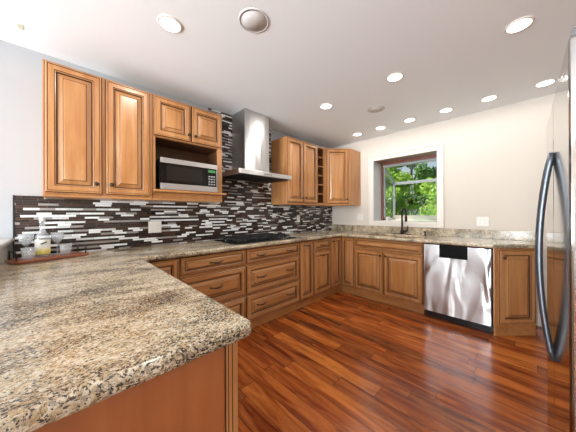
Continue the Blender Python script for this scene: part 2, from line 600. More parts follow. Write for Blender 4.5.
# vinyl frame members of the box
FX, FZ = .80, 1.80     # front plane, height of the eave
TX, TZ = .34, 2.05     # top of sloped roof glass
gy0, gy1 = WY0 + .01, WY1 - .01
b = BM()
tk = .032
for yy in (gy1, gy0):
    s = -1 if yy == gy1 else 1
    ya, yb = sorted((yy, yy + s * tk))
    box(b, FX - tk, FX, ya, yb, WZ0, FZ)
    box(b, JX + .07, JX + .07 + tk, ya, yb, WZ0, TZ - .02)
    box(b, JX + .07, FX, ya, yb, WZ0, WZ0 + tk)
    # sloping rafters
    dz = (FZ - TZ) / (FX - TX)
    q = [(TX, TZ), (FX, FZ), (FX, FZ - .045), (TX, TZ - .045)]
    va = [b.verts.new((p_[0], ya, p_[1])) for p_ in q]
    vb = [b.verts.new((p_[0], yb, p_[1])) for p_ in q]
    b.faces.new(va); b.faces.new(vb[::-1])
    for i in range(4):
        b.faces.new((va[i], va[(i + 1) % 4], vb[(i + 1) % 4], vb[i]))
box(b, FX - .04, FX + .005, gy0, gy1, FZ - .045, FZ + .005)
box(b, TX - .03, TX + .03, gy0, gy1, TZ - .03, TZ + .03)
obj('window_frame', b, NICKELW, win)
b = BM(); box(b, FX - .03, FX + .005, gy0 + tk, gy1 - tk, WZ0, WZ0 + .085)
obj('bottom_rail', b, mat('taupe_rail', srgb(172, 160, 150), .5), win)
b = BM(); box(b, FX - .018, FX - .013, gy0 + tk, gy1 - tk, WZ0 + .085, FZ - .04)
obj('front_pane', b, PANE, win)
for yy, nm in ((gy1 - .016, 'side_pane'), (gy0 + .016, 'side_pane')):
    b = BM()
    q = [(JX + .1, WZ0 + tk), (FX - tk, WZ0 + tk), (FX - tk, FZ - .03), (JX + .1, TZ - .065)]
    va = [b.verts.new((p_[0], yy - .002, p_[1])) for p_ in q]
    vb = [b.verts.new((p_[0], yy + .002, p_[1])) for p_ in q]
    b.faces.new(va); b.faces.new(vb[::-1])
    for i in range(4):
        b.faces.new((va[i], va[(i + 1) % 4], vb[(i + 1) % 4], vb[i]))
    obj(nm, b, PANE, win)
b = BM()
q = [(TX + .03, TZ - .018), (FX - .02, FZ - .012)]
va = [b.verts.new(p_) for p_ in ((q[0][0], gy0 + tk, q[0][1]), (q[0][0], gy1 - tk, q[0][1]), (q[1][0], gy1 - tk, q[1][1]), (q[1][0], gy0 + tk, q[1][1]))]
f = b.faces.new(va)
r_ = bmesh.ops.extrude_face_region(b, geom=[f])
for v_ in r_['geom']:
    if isinstance(v_, bmesh.types.BMVert):
        v_.co.z += .004
obj('roof_pane', b, PANE, win)
b = BM(); box(b, JX + .12, FX - .04, gy0 + tk, gy1 - tk, 1.500, 1.510)
obj('glass_shelf', b, SHELFG, win)
b = BM(); box(b, FX - .27, FX - .22, gy1 - tk - .02, gy1 - tk, 1.478, 1.5)
obj('shelf_bracket', b, PLASTIC_W, win)
b = BM(); box(b, JX + .1, JX + .2, gy1 - tk - .04, gy1 - tk, WZ0, WZ0 + .06)
tube(b, [(JX + .15, gy1 - tk - .04, WZ0 + .04), (JX + .15, gy1 - tk - .055, WZ0 + .04), (JX + .19, gy1 - tk - .06, WZ0 + .02)], .006, 6)
obj('window_crank', b, PLASTIC_W, win)

# ---------------------------------------------------------------- outdoors
GZ = -.6
b = BM(); box(b, .9, 26, -14, 18, GZ - .1, GZ)
gm = mat('lawn', srgb(92, 128, 54), .9)
struct('ground', b, gm)

def leaf_mat(name, c1, c2):
    m = mat(name, c1, .5)
    g = NG(m)
    tc = g.n('ShaderNodeTexCoord').outputs['Object']
    n = g.noise(tc, 2.5, 3)
    w_ = g.noise(tc, 14, 2)
    g.set(g.b, 'Base Color', g.mix(g.ramp(g.math('MULTIPLY_ADD', w_, .5, g.math('MULTIPLY', n, .5)), [(.4, (0, 0, 0, 1)), (.6, (1, 1, 1, 1))]), c1, c2))
    tl = g.n('ShaderNodeBsdfTranslucent')
    tl.inputs[0].default_value = c2
    mx = g.n('ShaderNodeMixShader')
    mx.inputs[0].default_value = .4
    out = g.t.nodes['Material Output']
    g.t.links.new(g.b.outputs[0], mx.inputs[1])
    g.t.links.new(tl.outputs[0], mx.inputs[2])
    g.t.links.new(mx.outputs[0], out.inputs[0])
    return m
LEAF1 = leaf_mat('fresh_green_leaves', srgb(104, 150, 44), srgb(176, 206, 84))
LEAF2 = leaf_mat('dark_green_leaves', srgb(50, 92, 34), srgb(104, 146, 56))
BARK = mat('bark', srgb(84, 66, 52), .9)
def plant(name, label, cat, x, y, h, rad, z_low, nleaf, lm, size, seed, group):
    rnd = random.Random(seed)
    t = thing(name, label, cat, (x, y, GZ), 0, group)
    b = BM()
    tube(b, [(0, 0, 0), (.05, .03, h * .35), (-.03, .06, h * .6), (0, 0, h * .85)], [rad * .07, rad * .055, rad * .035, rad * .01], 8)
    for k in range(7):
        a_ = rnd.uniform(0, 2 * PI); zz = rnd.uniform(.3, .6) * h
        tube(b, [(0, .04, zz), (rad * .35 * math.cos(a_), rad * .35 * math.sin(a_), zz + .15 * h), (rad * .65 * math.cos(a_), rad * .65 * math.sin(a_), zz + .25 * h)], [rad * .03, rad * .02, rad * .006], 6)
    obj('trunk', b, BARK, t)
    b = BM()
    blobs = []
    for k in range(34):
        a_ = rnd.uniform(0, 2 * PI); rr = rad * math.sqrt(rnd.random()) * .8
        zz = rnd.uniform(z_low, h)
        sh = 1 - .55 * max(0, (zz - h * .6) / (h * .4))
        blobs.append((rr * math.cos(a_) * sh, rr * math.sin(a_) * sh, zz, rad * rnd.uniform(.2, .36)))
    for k in range(nleaf):
        bx_, by_, bz_, br = blobs[k % len(blobs)]
        d = Vector((rnd.gauss(0, 1), rnd.gauss(0, 1), rnd.gauss(0, 1))).normalized() * br * (rnd.random() ** .4)
        c_ = Vector((bx_, by_, bz_)) + d
        n_ = Vector((rnd.gauss(0, 1), rnd.gauss(0, 1), rnd.gauss(.6, .8))).normalized()
        u_ = n_.orthogonal().normalized()
        u_ = Matrix.Rotation(rnd.uniform(0, 6.28), 3, n_) @ u_
        w_ = n_.cross(u_)
        s_ = size * rnd.uniform(.6, 1.3)
        b.faces.new([b.verts.new(c_ + q_) for q_ in (-u_ * s_, -w_ * s_ * .45, u_ * s_, w_ * s_ * .45)])
    me = bpy.data.meshes.new('foliage')
    b.to_mesh(me); b.free()
    me.materials.append(lm)
    o = bpy.data.objects.new('foliage', me)
    C.objects.link(o)
    o.parent = t
plant('leafy_tree', 'bright green leafy bush close outside the garden window, right side', 'tree', 4.6, -.9, 2.9, 1.0, .5, 7000, LEAF1, .075, 1, 'trees outside the window')
plant('leafy_tree', 'bright green leafy tree in the middle of the window view', 'tree', 5.9, 1.2, 3.3, 1.1, .5, 8000, LEAF1, .08, 2, 'trees outside the window')
plant('leafy_tree', 'darker green tree seen through left part of the window', 'tree', 5.2, 3.7, 3.5, 1.1, .5, 7000, LEAF2, .08, 3, 'trees outside the window')
plant('leafy_tree', 'tall dark tree behind the bushes, seen through the sloped glass', 'tree', 10.5, 1.9, 6.6, 1.9, 1.2, 9000, LEAF2, .12, 4, 'trees outside the window')
plant('leafy_tree', 'tall tree furthest right behind the bright bush outside', 'tree', 9.8, -2.4, 6.2, 1.9, 1.2, 9000, LEAF2, .12, 5, 'trees outside the window')
plant('leafy_tree', 'tall tree between the two left-hand tall trees outside, furthest back', 'tree', 13.6, 4.4, 7.6, 1.6, .6, 8000, LEAF1, .12, 9, 'trees outside the window')
plant('leafy_tree', 'tall tree furthest left beyond the side glass of the window', 'tree', 9.6, 6.4, 6.0, 2.0, 1.0, 7000, LEAF2, .12, 6, 'trees outside the window')

# ---------------------------------------------------------------- cabinet builders
def panel_mesh(w_, h_, fr=.058, th=.022):
    """raised-panel front, local x 0..w, z 0..h, back on y=0, face toward -y"""
    b = BM()
    k = min(1.0, min(w_, h_) / .26)
    fr = fr * max(.42, k)
    s = fr / .058
    rings = [(0, 0, 0), (0, .012, 0), (.004, .018, 1), (.0075, th, 0), (.013, th, 0), (.0165, th - .0025, 1), (.019, th - .0005, 0),
             (fr - .012 * s, th - .0005, 0), (fr - .0085 * s, th - .005, 1), (fr - .003 * s, th - .007, 0), (fr, th - .015, 1), (fr + .005 * s, th - .015, 1),
             (fr + .030 * s, th - .004, 0), (fr + .034 * s, th - .003, 1), (fr + .037 * s, th - .001, 0)]
    prev = None
    lim = min(w_, h_) / 2 - .006
    for ins, d, mi in rings:
        ins = min(ins, lim)
        cur = [b.verts.new(p_) for p_ in ((ins, -d, ins), (w_ - ins, -d, ins), (w_ - ins, -d, h_ - ins), (ins, -d, h_ - ins))]
        if prev:
            for i in range(4):
                b.faces.new((prev[i], prev[(i + 1) % 4], cur[(i + 1) % 4], cur[i])).material_index = mi
        else:
            b.faces.new(cur[::-1])
        prev = cur
    b.faces.new(prev)
    return b

def front(name, parent, x0, x1, z0, z1, y=0, horiz=False, label=None):
    o = obj(name, panel_mesh(x1 - x0, z1 - z0), [WOODH if horiz else WOOD, GLAZE], parent, (x0, y, z0))
    if label:
        o['label'] = label
    return o

def pull(parent, x, z, L=.10):
    """dark bow pull, local to a front"""
    b = BM()
    pts, rad = [], []
    for i in range(13):
        t = i / 12
        pts.append((x + (t - .5) * L, -.020 - .026 * math.sin(PI * t) ** .7, z - .006 * math.sin(PI * t)))
        rad.append(.0045 + .0030 * math.sin(PI * t) ** 2 + (.002 if i in (0, 12) else 0))
    tube(b, pts, rad, 8)
    for sx in (-1, 1):
        lathe(b, [(.009, .0), (.009, .003), (.005, .006)], (x + sx * L * .5, -.0185, z), 12, axis='Y')
    return obj('handle', b, BRONZE, parent)

def knob(parent, x, z):
    b = BM()
    lathe(b, [(.008, 0), (.006, .004), (.005, .012), (.012, .016), (.015, .021), (.012, .027), (.004, .029)], (x, -.0195, z), 16, axis='Y')
    return obj('knob', b, BRONZE, parent)

def carcass(parent, w_, z0, z1, depth, name='body'):
    b = BM(); box(b, .0008, w_ - .0008, 0, depth, z0, z1)
    return obj(name, b, WOOD, parent, bevel=.001)

def toe(parent, w_, depth=.55, rec=.037):
    b = BM(); box(b, .001, w_ - .001, rec, depth, .001, .108)
    return obj('toe_kick', b, WOODH, parent)

G = .006
DEP = .597
CT = .874
FA = -.60
BASEG = 'base cabinets under the granite worktop'
UPG = 'maple wall cabinets above the tiled backsplash'

# base run on the tiled wall
t = thing('base_cabinet', 'base cabinet with single door tucked in the corner beside the peninsula', 'cabinet', (-3.262, FA, 0), 0, BASEG)
carcass(t, .269, .108, CT, DEP); toe(t, .269)
d = front('door', t, .02, .269 - G, .125, .865)

def drawer_bank(x0, x1, label, handles):
    w_ = x1 - x0
    t = thing('drawer_cabinet', label, 'cabinet', (x0, FA, 0), 0, BASEG)
    carcass(t, w_, .108, CT, DEP); toe(t, w_)
    for z0_, z1_ in ((.715, .865), (.405, .692), (.125, .383)):
        d = front('drawer', t, G, w_ - G, z0_, z1_, 0, True)
        ww, hh = w_ - 2 * G, z1_ - z0_
        for hx in handles:
            pull(d, ww * hx, hh * .5 + (.0 if hh < .2 else .01), .115)
drawer_bank(-2.991, -2.351, 'three-drawer base cabinet with one pull per drawer, nearest the peninsula', (.5,))
drawer_bank(-2.349, -1.556, 'wide three-drawer base cabinet with paired pulls under the gas cooktop', (.24, .79))

t = thing('pullout_cabinet', 'narrow full-height pull-out base cabinet right of the wide drawers', 'cabinet', (-1.554, FA, 0), 0, BASEG)
carcass(t, .273, .108, CT, DEP); toe(t, .273)
d = front('door', t, G, .273 - G, .125, .865); pull(d, .13, .69, .1)

t = thing('base_cabinet', 'base cabinet with small top drawer over one door, both with bow pulls', 'cabinet', (-1.279, FA, 0), 0, BASEG)
carcass(t, .388, .108, CT, DEP); toe(t, .388)
d = front('drawer', t, G, .388 - G, .715, .865, 0, True); pull(d, .188, .075, .1)
d = front('door', t, G, .388 - G, .125, .695); pull(d, .188, .52, .1)

# corner base cabinet (two leaves meeting at the inner corner)
t = thing('corner_base_cabinet', 'corner base cabinet with two narrow doors meeting at the inner corner', 'cabinet', (-.889, FA, 0), 0, BASEG)
b = BM()
prism(b, [(0, 0), (.2885, 0), (.2885, -.235), (.886, -.235), (.886, .597), (0, .597)], .108, CT)
obj('body', b, WOOD, t)
b = BM()
prism(b, [(.001, .037), (.3255, .037), (.3255, -.234), (.88, -.234), (.88, .59), (.001, .59)], .001, .108)
obj('toe_kick', b, WOODH, t)
d = front('door', t, G, .262, .125, .865)
d = obj('door', panel_mesh(.205, .74), [WOOD, GLAZE], t, (.2885, -.026, .125)); d.rotation_euler = (0, 0, R(-90))
knob(front_d := [c_ for c_ in t.children if c_.name.startswith('door')][0], .03, .69)

# sink base on window wall
def wallB(y_front_start):
    return (FA, y_front_start, 0)
t = thing('sink_cabinet', 'wide sink base cabinet with false drawer front and two doors below the window', 'cabinet', wallB(-.837), R(-90), BASEG)
W_ = .918
carcass(t, W_, .108, CT, DEP); toe(t, W_)
front('false_drawer_front', t, G, W_ - G, .725, .865, 0, True)
d = front('door', t, G, .437, .125, .703); knob(d, .40, .53)
d = front('door', t, .441, W_ - G, .125, .703); knob(d, .032, .53)

# angled end cabinet
t = thing('end_cabinet', 'angled end base cabinet with one door right of the dishwasher', 'cabinet', (0, 0, 0), 0, BASEG)
b = BM(); prism(b, [(-.003, -2.392), (-.625, -2.392), (-.625, -2.402), (-.325, -2.69), (-.003, -2.69)], .105, CT); obj('body', b, WOOD, t)
b = BM(); prism(b, [(-.003, -2.392), (-.61, -2.392), (-.61, -2.405), (-.315, -2.688), (-.003, -2.688)], .001, .105); obj('plinth', b, WOODH, t)
dl = math.hypot(.30, .288); an = math.atan2(-.288, .30)
d = obj('door', panel_mesh(dl - .05, .735), [WOOD, GLAZE], t, (-.625 + .035 * math.cos(an) - 0, -2.402 + .035 * math.sin(an), .125)); d.rotation_euler = (0, 0, an)
knob(d, .035, .66)

# peninsula
t = thing('peninsula_cabinet', 'peninsula base cabinet with plain end panel facing the camera', 'cabinet', (0, 0, 0), 0, BASEG)
b = BM(); box(b, -3.955, -3.335, -2.01, -.665, .09, CT); box(b, -3.955, -3.335, -.665, -.003, .09, CT); obj('body', b, WOOD, t)
b = BM(); box(b, -3.955, -3.375, -2.01, -.003, .001, .09); obj('toe_kick', b, WOODH, t)
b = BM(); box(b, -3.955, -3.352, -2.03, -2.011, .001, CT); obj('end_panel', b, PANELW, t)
b = BM()
box(b, -3.350, -3.312, -2.034, -1.99, .001, CT)
for gx in (-3.343, -3.331):
    box(b, gx, gx + .003, -2.0348, -2.033, .001, CT, 1)
box(b, -3.351, -3.349, -2.0348, -2.03, .001, CT, 1)
obj('corner_post', b, [WOOD, GLAZE], t, bevel=.002)
for i, (ya, yb) in enumerate(((-1.985, -1.34), (-1.335, -.68))):
    d = obj('door', panel_mesh(yb - ya, .735), [WOOD, GLAZE], t, (-3.334, ya, .125)); d.rotation_euler = (0, 0, R(90))
    knob(d, .04 if i == 0 else yb - ya - .04, .66)

# ---------------------------------------------------------------- worktop from a filled 2D curve with rounded nose
def counter():
    cu = bpy.data.curves.new('granite_countertop', 'CURVE')
    cu.dimensions = '2D'
    cu.fill_mode = 'BOTH'
    bv = .013
    cu.bevel_depth = bv
    cu.bevel_resolution = 3
    cu.extrude = .020 - bv
    cu.offset = -bv
    def fillet(pts):
        out = []
        n = len(pts)
        for i, (x, y, r) in enumerate(pts):
            if r == 0:
                out.append((x, y)); continue
            p0, p1, p2 = Vector(pts[i - 1][:2]), Vector((x, y)), Vector(pts[(i + 1) % n][:2])
            a_, c_ = (p0 - p1).normalized(), (p2 - p1).normalized()
            for k in range(7):
                t_ = k / 6
                A_, B_ = p1 + a_ * r, p1 + c_ * r
                out.append(tuple((1 - t_) ** 2 * A_ + 2 * t_ * (1 - t_) * p1 + t_ ** 2 * B_))
        return out
    def sp(pts):
        s = cu.splines.new('POLY')
        s.points.add(len(pts) - 1)
        for q_, p_ in zip(s.points, pts):
            q_.co = (p_[0], p_[1], 0, 1)
        s.use_cyclic_u = True
    sp(fillet([(-3.962, -.002, 0), (-.002, -.002, 0), (-.002, -2.705, 0), (-.345, -2.705, .02), (-.648, -2.405, .02), (-.648, -.648, .03),
               (-3.270, -.648, .03), (-3.268, -2.062, .036), (-3.962, -2.056, .02)][::-1]))
    sp(fillet([(-.53, -.93, .08), (-.53, -1.66, .08), (-.15, -1.66, .08), (-.15, -.93, .08)]))
    tmp = bpy.data.objects.new('tmp', cu)
    C.objects.link(tmp)
    dg = bpy.context.evaluated_depsgraph_get()
    me = bpy.data.meshes.new_from_object(tmp.evaluated_get(dg))
    bpy.data.objects.remove(tmp)
    me.materials.clear()
    me.materials.append(GRANITE)
    o = bpy.data.objects.new('granite_countertop', me)
    C.objects.link(o)
    o.location = (0, 0, .8945)
    for p_ in me.polygons:
        p_.use_smooth = abs(p_.normal.z) < .98
    return o
ct = counter()
tag(ct, 'U-shaped speckled granite countertop running over all base cabinets and the peninsula', 'countertop')
b = BM(); box(b, -.022, -.002, -2.70, -.012, .9155, 1.018)
s_ = obj('upstand', b, GRANITE, ct, (0, 0, -.8945), bevel=.002)

# tile backsplash
t = tag(obj('tile_backsplash', (lambda b: (box(b, -3.93, -2.462, -.01, -.001, .9155, 1.372), box(b, -2.462, -1.516, -.01, -.001, .9155, CH - .002),
        box(b, -1.516, -.001, -.01, -.001, .9155, 1.372), b)[-1])(BM()), TILE),
        'brown and white linear mosaic tile backsplash behind cooktop and under wall cabinets', 'backsplash')
b = BM(); box(b, -3.938, -3.931, -.013, -.001, .9155, 1.374); obj('edge_strip', b, BLACKM, t)

# ---------------------------------------------------------------- wall cabinets
UZ0, UZ1 = 1.372, 2.285
UD = .323
def light_rail(t, w_, x0=0):
    b = BM(); box(b, x0, w_, -.008, UD - .01, UZ0 - .018, UZ0 - .001)
    obj('light_rail', b, WOODH, t, bevel=.003)

UY = -.335
t = thing('wall_cabinet', 'tall two-door wall cabinet at far left above the tray', 'cabinet', (-3.775, UY, 0), 0, UPG)
w1 = .653
carcass(t, w1, UZ0, UZ1, UD); light_rail(t, w1)
d = front('door', t, .010, .312, UZ0 + .012, UZ1 - .01); knob(d, .302 - .035, .075)
d = front('door', t, .332, .632, UZ0 + .012, UZ1 - .01); knob(d, .035, .075)

# microwave cabinet (open niche)
t = thing('microwave_cabinet', 'wall cabinet with two short doors over an open microwave niche', 'cabinet', (-3.120, UY, 0), 0, UPG)
w2 = .657
b = BM()
box(b, .001, .022, 0, UD, UZ0, UZ1); box(b, w2 - .022, w2 - .001, 0, UD, UZ0, UZ1)
box(b, .022, w2 - .022, .0, UD, UZ1 - .02, UZ1); box(b, .022, w2 - .022, 0, UD, 1.915, 1.935)
box(b, .022, w2 - .022, UD - .02, UD - .002, UZ0, UZ1 - .02); box(b, .022, w2 - .022, .0, .02, UZ0, 1.425)
box(b, w2 - .05, w2 - .022, 0, .019, 1.425, 1.915)
obj('body', b, WOOD, t)
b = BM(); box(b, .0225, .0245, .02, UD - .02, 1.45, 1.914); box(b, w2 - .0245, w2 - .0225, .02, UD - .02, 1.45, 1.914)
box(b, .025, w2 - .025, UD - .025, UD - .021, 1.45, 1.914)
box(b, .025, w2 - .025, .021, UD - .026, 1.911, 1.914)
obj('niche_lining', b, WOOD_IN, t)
b = BM(); box(b, .0, w2 + .02, -.060, -.001, 1.427, 1.447); box(b, .0525, w2 - .0525, -.001, UD - .026, 1.427, 1.447)
obj('shelf', b, WOODH, t, bevel=.004)
d = front('door', t, .008, .324, 1.925, UZ1 - .01); knob(d, .29, .06)
d = front('door', t, .332, w2 - .008, 1.925, UZ1 - .01); knob(d, .03, .06)
b = BM(); box(b, 0, w2, -.008, UD - .01, UZ0 - .018, UZ0 - .001); obj('light_rail', b, WOODH, t, bevel=.003)

# right-hand wall cabinet
t = thing('wall_cabinet', 'two-door wall cabinet right of the steel range hood', 'cabinet', (-1.514, UY, 0), 0, UPG)
w3 = .662
carcass(t, w3, UZ0, UZ1, UD); light_rail(t, w3)
d = front('door', t, .008, .326, UZ0 + .012, UZ1 - .01); knob(d, .29, .07)
d = front('door', t, .336, w3 - .008, UZ0 + .012, UZ1 - .01); knob(d, .03, .07)

# wine cubby
t = thing('cubby_cabinet', 'narrow open cubby wall cabinet with stacked bottle shelves', 'cabinet', (-.851, UY, 0), 0, UPG)
w4 = .188
b = BM()
box(b, .001, .016, 0, UD, UZ0, UZ1); box(b, w4 - .016, w4 - .001, 0, UD, UZ0, UZ1); box(b, .016, w4 - .016, 0, UD, UZ0, UZ0 + .02)
box(b, .016, w4 - .016, 0, UD, UZ1 - .02, UZ1)
obj('body', b, WOOD, t)
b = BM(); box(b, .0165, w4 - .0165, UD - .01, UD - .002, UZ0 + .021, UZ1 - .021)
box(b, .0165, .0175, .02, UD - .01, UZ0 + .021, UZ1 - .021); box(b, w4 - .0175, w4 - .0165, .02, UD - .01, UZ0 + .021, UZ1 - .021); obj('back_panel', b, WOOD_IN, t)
nsh = 6
for i in range(1, nsh):
    zz = UZ0 + .02 + (UZ1 - UZ0 - .04) * i / nsh
    b = BM(); box(b, .018, w4 - .018, .001, UD - .012, zz - .007, zz + .007); obj('shelf', b, WOODH, t)
light_rail(t, w4)

# diagonal corner wall cabinet
t = thing('corner_wall_cabinet', 'diagonal corner wall cabinet with one door between cubby and window wall', 'cabinet', (0, 0, 0), 0, UPG)
P = [(-.662, -.004), (-.662, -.335), (-.640, -.335), (-.350, -.590), (-.350, -.612), (-.004, -.612), (-.004, -.004)]
b = BM(); prism(b, P, UZ0, UZ1); obj('body', b, WOOD, t)
b = BM(); prism(b, [(-.662, -.02), (-.662, -.343), (-.645, -.345), (-.356, -.60), (-.354, -.62), (-.02, -.62), (-.02, -.02)], UZ0 - .018, UZ0 - .001)
obj('light_rail', b, WOODH, t, bevel=.003)
dl = math.hypot(.29, .255); an = math.atan2(-.255, .29)
d = obj('door', panel_mesh(dl - .02, UZ1 - UZ0 - .022), [WOOD, GLAZE], t, (-.640 + .01 * math.cos(an), -.335 + .01 * math.sin(an), UZ0 + .012)); d.rotation_euler = (0, 0, an)
knob(d, dl - .05, .07)

# cabinet over fridge
t = thing('wall_cabinet', 'wall cabinet over the refrigerator at the right edge', 'cabinet', (-1.80, -2.83, 0), R(180), UPG)
carcass(t, 1.0, 1.78, UZ1, .66)
d = front('door', t, .008, .496, 1.79, UZ1 - .01); knob(d, .45, .05)
d = front('door', t, .504, .992, 1.79, UZ1 - .01); knob(d, .035, .05)

# ---------------------------------------------------------------- microwave
MWS = mat('microwave_steel', srgb(196, 194, 192), .4, .85)
MX, MY, MZ = -3.068, -.372, 1.4485
t = thing('microwave', 'stainless and black microwave in the open cabinet niche', 'microwave', (MX, MY, MZ))
mw, mh, md_ = .536, .285, .31
b = BM(); box(b, .002, mw - .002, .012, md_, .006, mh - .004)
for fx in (.03, mw - .05):
    for fy in (.03, md_ - .05):
        box(b, fx, fx + .02, fy, fy + .02, 0, .006)
obj('body', b, BLACKM, t, bevel=.002)
b = BM(); box(b, 0, mw, 0, .0115, mh - .045, mh); obj('top_trim', b, MWS, t, bevel=.002)
b = BM(); box(b, 0, mw, 0, .0115, .004, .058); obj('bottom_trim', b, MWS, t, bevel=.002)
b = BM(); box(b, .0, .418, .002, .0115, .0585, mh - .0455); dr = obj('door', b, BLACK, t)
b = BM(); box(b, .05, .375, .0005, .0018, .085, mh - .07); obj('door_window', b, mat('smoked_glass', srgb(30, 30, 30), .18), dr)
b = BM(); box(b, .420, mw, .002, .0115, .0585, mh - .0455); cp = obj('control_panel', b, BLACK, t)
b = BM(); box(b, .435, .510, .0005, .0019, mh - .085, mh - .06); obj('display', b, DISPLAY, cp)
bmt = mat('button_grey', srgb(150, 152, 154), .5)
for r_i in range(4):
    for c_i in range(3):
        b = BM(); x_ = .438 + c_i * .026; z_ = .075 + r_i * .026
        box(b, x_, x_ + .018, .0006, .0019, z_, z_ + .013); obj('button', b, bmt, cp)
b = BM(); box(b, mw - .018, mw, -.001, .0019, .0585, mh - .0455); obj('side_trim', b, STEEL, t)

# ---------------------------------------------------------------- range hood
HX0, HX1, HZ = -2.36, -1.572, 1.665
t = thing('range_hood', 'stainless chimney range hood above the cooktop', 'range hood', ((HX0 + HX1) / 2, -.25, HZ))
hc = 0
b = BM(); box(b, -.187, .180, -.05, .238, .078, CH - HZ - .002); obj('chimney', b, STEEL_HOOD, t, bevel=.002)
b = BM()
hw = (HX1 - HX0) / 2
lo = [(-hw, -.25), (hw, -.25), (hw, .238), (-hw, .238)]
up_ = [(-.21, -.07), (.205, -.07), (.205, .238), (-.21, .238)]
vs0 = [b.verts.new((p_[0], p_[1], 0)) for p_ in lo]
vs1 = [b.verts.new((p_[0], p_[1], .045)) for p_ in lo]
vs2 = [b.verts.new((p_[0] * .98, p_[1] * .98 if p_[1] < 0 else p_[1], .052)) for p_ in lo]
vs3 = [b.verts.new((p_[0], p_[1], .075)) for p_ in up_]
b.faces.new(vs0[::-1])
for A_, B_ in ((vs0, vs1), (vs1, vs2), (vs2, vs3)):
    for i in range(4):
        b.faces.new((A_[i], A_[(i + 1) % 4], B_[(i + 1) % 4], B_[i]))
b.faces.new(vs3)
cn = obj('canopy', b, STEEL_HOOD, t, bevel=.001)
b = BM()
for (xa, xb) in ((-hw + .03, -.005), (.005, hw - .03)):
    box(b, xa, xb, -.22, .21, -.006, -.001)
    for k in range(12):
        yy = -.2 + k * .034
        box(b, xa + .02, xb - .02, yy, yy + .012, -.009, -.006)
obj('filter', b, mat('filter_dark', srgb(70, 70, 70), .4, 1.0), cn)
for k in range(4):
    b = BM(); lathe(b, [(.007, 0), (.007, .003), (.005, .004)], (-.045 + k * .03, -.2505, .022), 12, axis='Y'); obj('button', b, BLACKM, cn)

# ---------------------------------------------------------------- cooktop
CX0, CX1, CY0, CY1 = -2.43, -1.56, -.575, -.075
t = thing('gas_cooktop', 'black gas cooktop with cast-iron grates set on the granite counter', 'cooktop', (CX0, CY0, .9155))
cw, cdp = CX1 - CX0, CY1 - CY0
b = BM(); box(b, 0, cw, 0, cdp, 0, .010); obj('base_plate', b, BLACK, t, bevel=.004)
burn = [(.14, .13), (.14, .37), (.40, .25), (.64, .13), (.64, .37)]
for bx_, by_ in burn:
    b = BM()
    lathe(b, [(.055, .010), (.052, .018), (.038, .020), (.036, .028), (.022, .031)], (bx_, by_, 0), 20)
    obj('burner', b, IRON, t)
for gx0, gx1 in ((.02, .262), (.272, .524), (.534, .764)):
    b = BM()
    zt = .036
    for yy in (.02, cdp - .03):
        box(b, gx0, gx1, yy, yy + .011, zt, zt + .013)
    for xx in (gx0, gx1 - .011):
        box(b, xx, xx + .011, .031, cdp - .03, zt, zt + .013)
    mx_ = (gx0 + gx1) / 2
    box(b, mx_ - .005, mx_ + .005, .031, cdp - .03, zt, zt + .016)
    for yy in (.13, .25, .37):
        box(b, gx0 + .011, mx_ - .005, yy - .005, yy + .005, zt, zt + .016)
        box(b, mx_ + .005, gx1 - .011, yy - .005, yy + .005, zt, zt + .016)
    for xx in (gx0, gx1 - .011):
        for yy in (.02, cdp - .031):
            box(b, xx, xx + .011, yy, yy + .011, .010, zt)
    obj('grate', b, IRON, t, bevel=.002)
for k in range(5):
    b = BM()
    lathe(b, [(.019, .0102), (.019, .020), (.015, .032), (.012, .034)], (.815, .07 + k * .09, 0), 18)
    obj('knob', b, STEELP, t)

# ---------------------------------------------------------------- dishwasher
t = thing('dishwasher', 'stainless dishwasher with black handle pocket left of the angled cabinet', 'dishwasher', (FA, -1.763, 0), R(-90))
dw = .623
b = BM(); box(b, .004, dw - .004, .012, .57, .1, CT - .003); obj('body', b, BLACKM, t)
b = BM(); box(b, .004, dw - .004, .035, .5, .001, .098); obj('toe_kick', b, BLACKM, t)
b = BM()
ztop, zb, pz = .862, .085, .722
px0, px1 = .165, .425
xs = [.008, px0, px1, dw - .012]; zs = [zb, pz, ztop]
box(b, xs[0], xs[3], -.024, .010, zb, pz)
box(b, xs[0], xs[1], -.024, .010, pz, ztop)
box(b, xs[2], xs[3], -.024, .010, pz, ztop)
bmesh.ops.remove_doubles(b, verts=b.verts, dist=.0001)
dr = obj('door', b, STEEL_DW, t)
b = BM(); box(b, px0 + .001, px1 - .001, -.004, .009, pz + .001, ztop - .0005)
box(b, px0 + .001, px1 - .001, -.023, -.004, ztop - .04, ztop - .0005)
obj('handle_pocket', b, mat('pocket_black', srgb(6, 6, 7), .5, **{'Specular IOR Level': .15}), dr)
b = BM(); box(b, .008, dw - .012, -.018, .010, ztop + .0005, ztop + .009); obj('control_strip', b, BLACK, dr)

